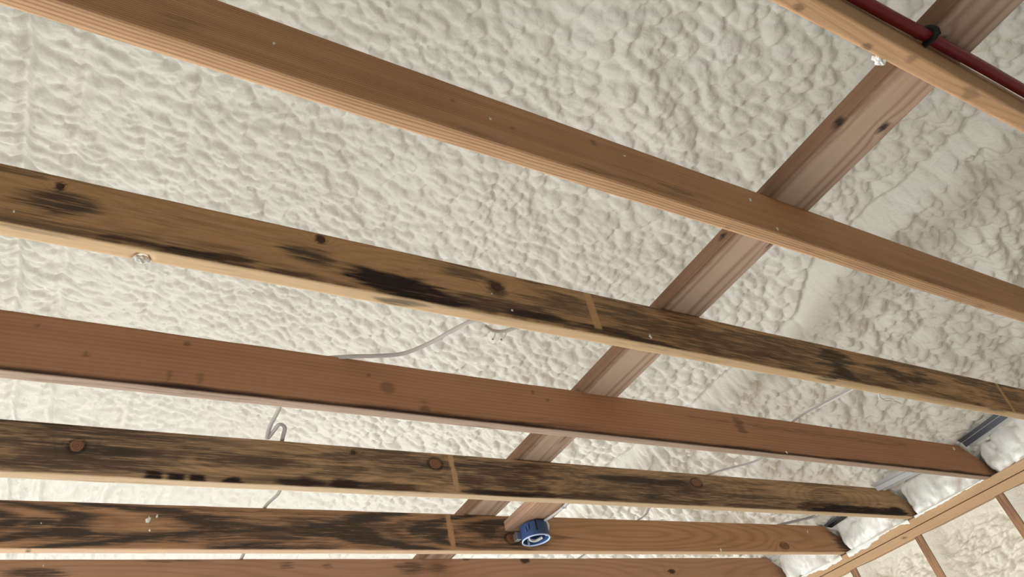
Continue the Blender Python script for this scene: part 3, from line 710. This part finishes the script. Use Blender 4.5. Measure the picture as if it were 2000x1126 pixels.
# wall plates and studs
board('top_plate', (XP, -1.2, H0 - 0.0372), (XP + 0.0889, 7.6, H0 - 0.0006), 'y', M_PLATE, (0.01, 0.09), seed=3, step=0.02,
      label='upper of the two tan plates capping the right wall', cat='plate')
board('top_plate', (XP + 0.0008, -1.2, H0 - 0.0762), (XP + 0.0889, 7.6, H0 - 0.0405), 'y', M_PLATE, (-0.02, 0.08), seed=4, step=0.02,
      stains=[('G', XP, 1.868, H0 - 0.060, 0.006, 0.004, 0.8)],
      label='lower of the two tan plates, directly above the wall studs', cat='plate')
STUDS = [(0.998, None), (1.406, 'wall stud nearest the right edge of the photo'), (1.825, 'wall stud under the plates, in the middle of the three in view'),
         (2.216, 'wall stud showing only its top at the bottom edge of the photo'), (2.622, None)]
SW = 0.0381
for i, (yf, lab) in enumerate(STUDS):
    if lab is None: continue
    board('wall_stud', (XP + 0.002, yf - SW, FLOOR + 0.001), (XP + 0.0889, yf, H0 - 0.0768), 'z', M_STUD, (0.0, 0.04), seed=20 + i, step=0.03,
          stains=[('R', XP, yf - 0.02, 0.82, 0.12, 0.03, 0.5)], label=lab, cat='stud', group='right wall studs')


def wall_foam(ya, yb, seed, lab):
    ys = np.linspace(ya + 0.001, yb - 0.001, 100)
    zt = H0 - 0.0775
    zs = np.concatenate([np.linspace(FLOOR + 0.002, 0.25, 30)[:-1], np.linspace(0.25, zt, 160)])
    Y, Z = np.meshgrid(ys, zs, indexing='ij')
    side = sstep(0.0, 0.11, yb - Y) * sstep(-0.004, 0.014, Y - ya)
    topf = sstep(-0.01, 0.10, zt - Z)
    a = Y + 0.02 * (vnoise(Y * 20, Z * 20, seed) - 0.5); b = Z + 0.02 * (vnoise(Y * 20, Z * 20, seed + 1) - 0.5)
    rough_ = side * topf
    d = 0.006 + 0.055 * side * (0.35 + 0.65 * topf)
    d -= rough_ * (0.020 * scales(a * 1.0 + b * 0.7, b * 1.6, 0.060, seed + 3) + 0.012 * scales(a + b * 0.8, b * 1.7, 0.030, seed + 4) + 0.02 * (fbm(Y * 7, Z * 7, seed + 6) - 0.5))
    d = np.maximum(d, 0.004)
    V = np.stack([XP + d, Y, Z], -1)
    back = V[::len(ys) - 1][:, ::len(zs) - 1].copy()
    V = V.reshape(-1, 3)
    f = [tuple(q) for q in grid_faces(len(ys), len(zs))[:, ::-1]]
    n = len(V); nz = len(zs)
    cor = [0, nz - 1, (len(ys) - 1) * nz, (len(ys) - 1) * nz + nz - 1]
    ext = V[cor].copy(); ext[:, 0] = 3.470
    V = np.vstack([V, ext])
    f.append((n, n + 1, n + 3, n + 2))
    f.append((cor[0], n, n + 2, cor[2])) if False else None
    return mesh_obj('wall_insulation', V, [q for q in f if q], M_WFOAM, label=lab, cat='insulation', group='foam between the wall studs')


wall_foam(0.998, 1.406 - SW, 501, 'cream wall foam in the bay at the right edge of the photo')
wall_foam(1.406, 1.825 - SW, 521, 'cream wall foam in the wide bay between two visible studs')
wall_foam(1.825, 2.216 - SW, 541, 'cream wall foam in the left bay, lowest under the plates')
wall_foam(2.216, 2.622, 561, 'cream wall foam sliver left of the leftmost stud')


# ------------------------------------------------------------------ foam plugs in the eave between the joist ends
def plug(ka, kb, seed, lab, cx=3.405, cz=0.985, rx=0.080, rz=0.070, spray=0.0):
    ya = JP[ka][0] + JP[ka][1] * 3.3 + JP[ka][5] + 0.002
    yb = JP[kb][0] + JP[kb][1] * 3.3 - 0.002
    n1, n2 = 76, 56
    t = np.linspace(-1, 1, n1); an = np.arange(n2) / n2 * 2 * math.pi
    T, A = np.meshgrid(t, an, indexing='ij')
    prof = np.clip(1 - np.abs(T) ** 5, 0.0, 1) ** 0.5 * 0.80 + 0.2 * np.clip(1 - np.abs(T) ** 20, 0, 1) ** 0.5
    yy = (ya + yb) / 2 + T * (yb - ya) / 2
    ca, sa = np.cos(A), np.sin(A)
    arc = A * 0.10
    w = 0.02 * (vnoise(yy * 16, arc * 16, seed) - 0.5)
    hh = 0.046 * scales(yy + w, arc * 0.6 + w, 0.105, seed + 1, 0.9) + 0.022 * scales(yy + w, arc + w, 0.048, seed + 2) + 0.02 * (fbm(yy * 8, arc * 8, seed + 4) - 0.5)
    hh *= np.clip(prof, 0, 1)
    rr = 1.0
    X = cx + (rx * prof * rr + hh) * np.sign(ca) * np.abs(ca) ** 0.75
    Z = cz + (rz * prof * rr + hh * 0.8) * np.sign(sa) * np.abs(sa) ** 0.75
    X = np.minimum(X, 3.470); Z = np.maximum(Z, H0 + 0.0004)
    V = np.stack([X, yy, Z], -1).reshape(-1, 3)
    f = [tuple(q) for q in grid_faces(n1, n2, True)]
    f.append(tuple(range(n2 - 1, -1, -1))); f.append(tuple((n1 - 1) * n2 + i for i in range(n2)))
    o = mesh_obj('foam_plug', V, f, M_PLUG, label=lab, cat='insulation', group='foam plugs above the wall plates')
    if spray:       # ragged overspray running down onto the face of the upper plate
        ys = np.linspace(ya, yb, 90)
        dp = spray * np.clip(fbm(ys * 9, ys * 0 + seed, seed + 9, 4) * 2.2 - 0.75, 0.02, 1) + 0.004 * vnoise(ys * 90, ys * 0, seed)
        rows = []
        for k_, xx in ((0.0, XP + 0.004), (0.0, XP - 0.0022), (0.6, XP - 0.0020), (1.0, XP - 0.0004), (1.0, XP + 0.0004)):
            rows.append(np.stack([np.full(90, xx), ys, H0 + 0.004 - k_ * (dp + 0.004)], -1))
        mesh_obj('overspray', np.array(rows).reshape(-1, 3), grid_faces(5, 90), M_PLUG, o)


plug(1, 2, 610, 'white foam plug at the right edge, above the end of the mould-blotched joist', )
plug(2, 3, 620, 'bulging white foam plug just right of the reddish-brown joist end')
plug(3, 4, 630, 'bulging white foam plug between the reddish joist and the dark streaked joist', spray=0.008)
plug(4, 5, 640, 'white foam plug left of the dark streaked joist end, beside a black gap', spray=0.026)
plug(5, 6, 650, 'white foam plug at the bottom edge, above the end of the lowest joist', spray=0.020)


# ------------------------------------------------------------------ eave vent baffles and one sheet painting a gap's shade
def sheet(name, pts, th, mat, parent=None, **tags):
    p = np.array(pts, float); n = np.cross(p[1] - p[0], p[3] - p[0]); n /= np.linalg.norm(n)
    V = np.vstack([p, p + n * th])
    f = [(0, 1, 2, 3), (7, 6, 5, 4), (0, 4, 5, 1), (1, 5, 6, 2), (2, 6, 7, 3), (3, 7, 4, 0)]
    return mesh_obj(name, V, f, mat, parent, smooth=False, **tags)


def baffle(y0, y1, x0, x1, zb, dark, lab):
    o = sheet('baffle_or_gap_shade', [(x0, y0, zb), (x0 + 0.065, y0, zb - 0.018), (x1 + 0.065, y1, zb - 0.018), (x1, y1, zb)], 0.002, M_BAFL, label=lab, cat='vent baffle', group='vent baffles at the eave')
    sheet('flange', [(x0 - 0.022, y0, zb + 0.004), (x0, y0, zb - 0.002), (x1, y1, zb - 0.002), (x1 - 0.022, y1, zb + 0.004)], 0.002, M_BAFD if dark else M_BAFL, o)
    sheet('fold', [(x0 + 0.004, y0, zb - 0.004), (x0 + 0.016, y0, zb - 0.022), (x1 + 0.016, y1, zb - 0.022), (x1 + 0.004, y1, zb - 0.004)], 0.002, M_BAFD if dark else M_BAFL, o)


baffle(1.00, 1.352, 3.150, 3.235, 1.058, True, 'dark-edged vent baffle in the eave gap right of the reddish-brown joist')
baffle(1.41, 1.762, 3.20, 3.13, 1.050, False, 'pale vent baffle in the eave gap above the dark streaked joist')

o = sheet('baffle_or_gap_shade', [(3.238, 2.02, 1.046), (3.272, 2.02, 1.040), (3.300, 2.178, 1.040), (3.262, 2.178, 1.046)], 0.002, M_BLACK, label='black sheet painting the shaded gap above the joist with cathedral grain', cat='vent baffle', group='vent baffles at the eave')  # added black sheet, paints the shade of the open void between the foams
sheet('fold', [(3.226, 2.02, 1.052), (3.238, 2.02, 1.046), (3.262, 2.178, 1.046), (3.250, 2.178, 1.052)], 0.002, M_BAFD, o)  # dark lip of the same gap-shade sheet

# ------------------------------------------------------------------ services
pipe = tube('water_pipe', [(0.35, 0.137, 1.016), (0.988, 0.1255, 1.020), (1.116, 0.1222, 1.020), (1.179, 0.1205, 1.020), (1.357, 0.1160, 1.020), (1.514, 0.1135, 1.020), (1.9, 0.1075, 1.018), (2.6, 0.095, 1.016)],
            0.0112, 0.0112, M_PIPE, n=12, seg=16, label='dark red plastic water pipe along the pale joist', cat='pipe')
cl = tube('pipe_clip', [(1.170, 0.1345, 1.0335), (1.174, 0.117, 1.0348), (1.179, 0.1070, 1.026), (1.180, 0.1062, 1.014), (1.176, 0.115, 1.0055), (1.172, 0.1345, 1.005)], 0.0075, 0.0018, M_BLACK, n=6, seg=8, up=(1, 0, 0.05),
          label='black plastic clip holding the red pipe', cat='clip')
blob('nail_head', (1.186, 0.104, 1.029), (0.007, 0.004, 0.006), M_BLACK, cl, seed=3, nu=10, nv=6, lump=0.1)
blob('nail_head', (1.192, 0.106, 1.020), (0.007, 0.004, 0.005), M_BLACK, cl, seed=4, nu=10, nv=6, lump=0.1)

Z1 = JTOP + 0.006
c1 = tube('electric_cable', [(0.40, 1.385, Z1), (0.498, 1.350, Z1), (0.56, 1.330, Z1 - 0.002), (0.619, 1.307, Z1), (0.668, 1.256, Z1 + 0.004), (0.700, 1.200, Z1 + 0.004), (0.733, 1.149, Z1 + 0.004), (0.765, 1.128, Z1 + 0.004), (0.83, 1.10, Z1 + 0.01)],
          0.0028, 0.0062, M_CABLE, n=12, label='flat pale cable curving between the mould-blotched and reddish joists', cat='cable')
tube('cable_tail', [(0.772, 1.150, Z1), (0.800, 1.160, Z1 - 0.004), (0.830, 1.155, Z1 - 0.004), (0.86, 1.135, Z1)], 0.003, 0.0055, M_CABLE, c1, n=8)
for q in ((0.808, 1.162, 0.815, 1.187), (0.838, 1.155, 0.838, 1.183)):
    w_ = tube('wire_end', [(q[0], q[1], Z1 - 0.003), ((q[0] + q[2]) / 2, (q[1] + q[3]) / 2, Z1 - 0.008), (q[2], q[3], Z1 - 0.006)], 0.0022, 0.0022, M_CABLE, c1, n=4, seg=8)
    blob('bare_tip', (q[2], q[3] + 0.002, Z1 - 0.006), (0.0024, 0.004, 0.0024), M_TIP, w_, nu=8, nv=5, lump=0.1)

c2 = tube('electric_cable', [(0.368, 1.388, Z1), (0.372, 1.48, Z1 + 0.004), (0.384, 1.613, Z1), (0.382, 1.70, Z1 - 0.004), (0.388, 1.752, Z1 - 0.010), (0.398, 1.72, Z1 - 0.004), (0.405, 1.693, Z1), (0.425, 1.715, Z1 + 0.004), (0.434, 1.775, Z1 + 0.003), (0.46, 1.93, Z1 + 0.004),
                              (0.503, 2.073, Z1 - 0.002), (0.488, 2.20, Z1 + 0.002), (0.50, 2.40, Z1), (0.503, 2.573, Z1), (0.51, 2.75, Z1)], 0.0058, 0.0036, M_CABLE, n=10,
          label='grey cable with a kinked loop crossing the joists on the left', cat='cable')
c3 = tube('electric_cable', [(2.245, 1.05, Z1 + 0.01), (2.225, 1.10, Z1 + 0.004), (2.205, 1.159, Z1), (2.165, 1.25, Z1 - 0.004), (2.155, 1.363, Z1), (2.20, 1.50, Z1), (2.241, 1.641, Z1), (2.112, 1.763, Z1 + 0.001), (2.02, 1.93, Z1), (2.019, 2.073, Z1), (2.05, 2.169, Z1 + 0.001), (2.01, 2.4, Z1), (1.997, 2.564, Z1), (1.99, 2.75, Z1)],
          0.0052, 0.0034, M_CABLE, n=10, label='grey cable winding across the joists on the right', cat='cable')
tube('twisted_wire', [(2.225, 1.135, Z1), (2.20, 1.180, Z1 - 0.006), (2.17, 1.225, Z1 - 0.012), (2.155, 1.252, Z1 - 0.016)], 0.0036, 0.0036, M_CABLEW, n=6, seg=8, label='short white wire end hanging beside the right-hand grey cable', cat='wire')
tw = tube('twisted_wire', [(2.35, 1.10, Z1), (2.38, 1.145, Z1), (2.44, 1.165, Z1 - 0.004), (2.49, 1.160, Z1 - 0.004), (2.543, 1.168, Z1 - 0.004)], 0.0038, 0.0038, M_CABLEW, n=6, seg=8, label='pair of twisted white wire ends under the mouldy joist, right side', cat='wire')
tube('wire_strand', [(2.36, 1.10, Z1), (2.41, 1.165, Z1), (2.46, 1.150, Z1 - 0.003), (2.52, 1.178, Z1 - 0.003)], 0.0034, 0.0034, M_CABLEW, tw, n=6, seg=8)
tube('armoured_cable', [(2.86, 2.28, Z1), (2.949, 2.198, Z1 + 0.002), (3.02, 2.14, Z1), (3.08, 2.092, Z1), (3.10, 2.02, Z1), (3.10, 1.95, Z1)], 0.006, 0.006, M_METAL, n=14, ribs=0.10, label='ribbed grey armoured cable near the right wall', cat='cable')

# ------------------------------------------------------------------ blue electrical box under the block
def elec_box():
    cx, cy = 1.452, 2.120; r = 0.0535; zb, zt = 0.927, 0.986
    n = 48; an = np.arange(n) / n * 2 * math.pi
    rows = [(r * 0.90, zt), (r * 0.965, zt - 0.003), (r * 0.985, zt - 0.010), (r, zb + 0.002), (r, zb), (r - 0.0035, zb), (r - 0.0042, zb + 0.004), (r - 0.007, zt - 0.006), (r * 0.5, zt - 0.0062)]
    V = np.array([[(cx + q * math.cos(t), cy + q * math.sin(t), z) for t in an] for q, z in rows]).reshape(-1, 3)
    f = [tuple(q) for q in grid_faces(len(rows), n, True)]
    f.append(tuple(range(n - 1, -1, -1))); f.append(tuple((len(rows) - 1) * n + i for i in range(n)))
    o = mesh_obj('electrical_box', V, f, M_BLUE, smooth=False, label='round blue electrical box under the wooden block', cat='junction box')
    # pale moulded rim
    rr = [(r + 0.0006, zb + 0.003), (r + 0.0008, zb - 0.0008), (r - 0.0040, zb - 0.0008), (r - 0.0042, zb + 0.003)]
    V = np.array([[(cx + q * math.cos(t), cy + q * math.sin(t), z) for t in an] for q, z in rr]).reshape(-1, 3)
    mesh_obj('rim', V, [tuple(q) for q in grid_faces(4, n, True)], M_RIM, o)
    # dark grooves and ribs on the near side
    for t, z0, z1, mt in ((-1.95, zb + 0.018, zt + 0.0002, M_BLACK), (-2.55, zb + 0.026, zt - 0.012, M_BLUE), (-2.75, zb + 0.022, zt - 0.018, M_BLUE)):
        c = np.array([cx + r * math.cos(t), cy + r * math.sin(t)]); tg = np.array([-math.sin(t), math.cos(t)]); nn = np.array([math.cos(t), math.sin(t)])
        wd, th = (0.0028, 0.0008) if mt is M_BLACK else (0.0045, 0.004)
        vv = []
        for z in (z0, z1):
            for a_, b_ in ((-1, -2), (1, -2), (1, 1), (-1, 1)):
                p = c + tg * wd * a_ + nn * th * b_; vv.append((p[0], p[1], z))
        mesh_obj('slot' if mt is M_BLACK else 'rib', vv, [(0, 3, 2, 1), (4, 5, 6, 7), (0, 1, 5, 4), (1, 2, 6, 5), (2, 3, 7, 6), (3, 0, 4, 7)], mt, o, smooth=False)
    # screw posts, nailing ear and the cable clamp inside
    for t in (math.radians(100), math.radians(-55)):
        px, py = cx + (r - 0.010) * math.cos(t), cy + (r - 0.010) * math.sin(t)
        tube('screw_post', [(px, py, zb + 0.003), (px, py, zb + 0.02), (px, py, zt - 0.006)], 0.0045, 0.0045, M_RIM, o, n=3, seg=12, up=(1, 0, 0))
    box('nailing_ear', (cx - r - 0.014, cy + 0.020, zb + 0.012), (cx - r + 0.006, cy + 0.046, zb + 0.040), M_METAL, o, bevel=0.001)
    tube('cable_coil', [(cx - 0.034, cy - 0.004, zb + 0.016), (cx - 0.012, cy + 0.020, zb + 0.010), (cx + 0.014, cy + 0.024, zb + 0.010), (cx + 0.036, cy + 0.010, zb + 0.016)], 0.004, 0.006, M_CABLEW, o, n=8, ribs=0.05)
    tube('clear_bracket', [(cx + r * 0.72, cy - 0.030, zt + 0.002), (cx + r + 0.006, cy - 0.010, zt - 0.004), (cx + r + 0.009, cy + 0.005, zt - 0.022), (cx + r + 0.002, cy + 0.008, zt - 0.036)], 0.006, 0.0022, M_CABLEW, o, n=8)


elec_box()
fc = tube('feed_cable', [(1.475, 2.090, 0.984), (1.482, 2.045, 0.982), (1.489, 1.985, 0.982), (1.487, 1.93, 0.982), (1.486, 1.86, 0.983), (1.486, 1.806, 0.984)], 0.0060, 0.0052, M_CABLE, n=8, label='grey cable stapled under the block, feeding the blue box', cat='cable')
tube('staple', [(1.478, 1.952, 0.9895), (1.479, 1.952, 0.9768), (1.488, 1.952, 0.9755), (1.497, 1.952, 0.9768), (1.498, 1.952, 0.9895)], 0.0012, 0.0012, M_METAL, fc, n=5, seg=6, up=(0, 1, 0))
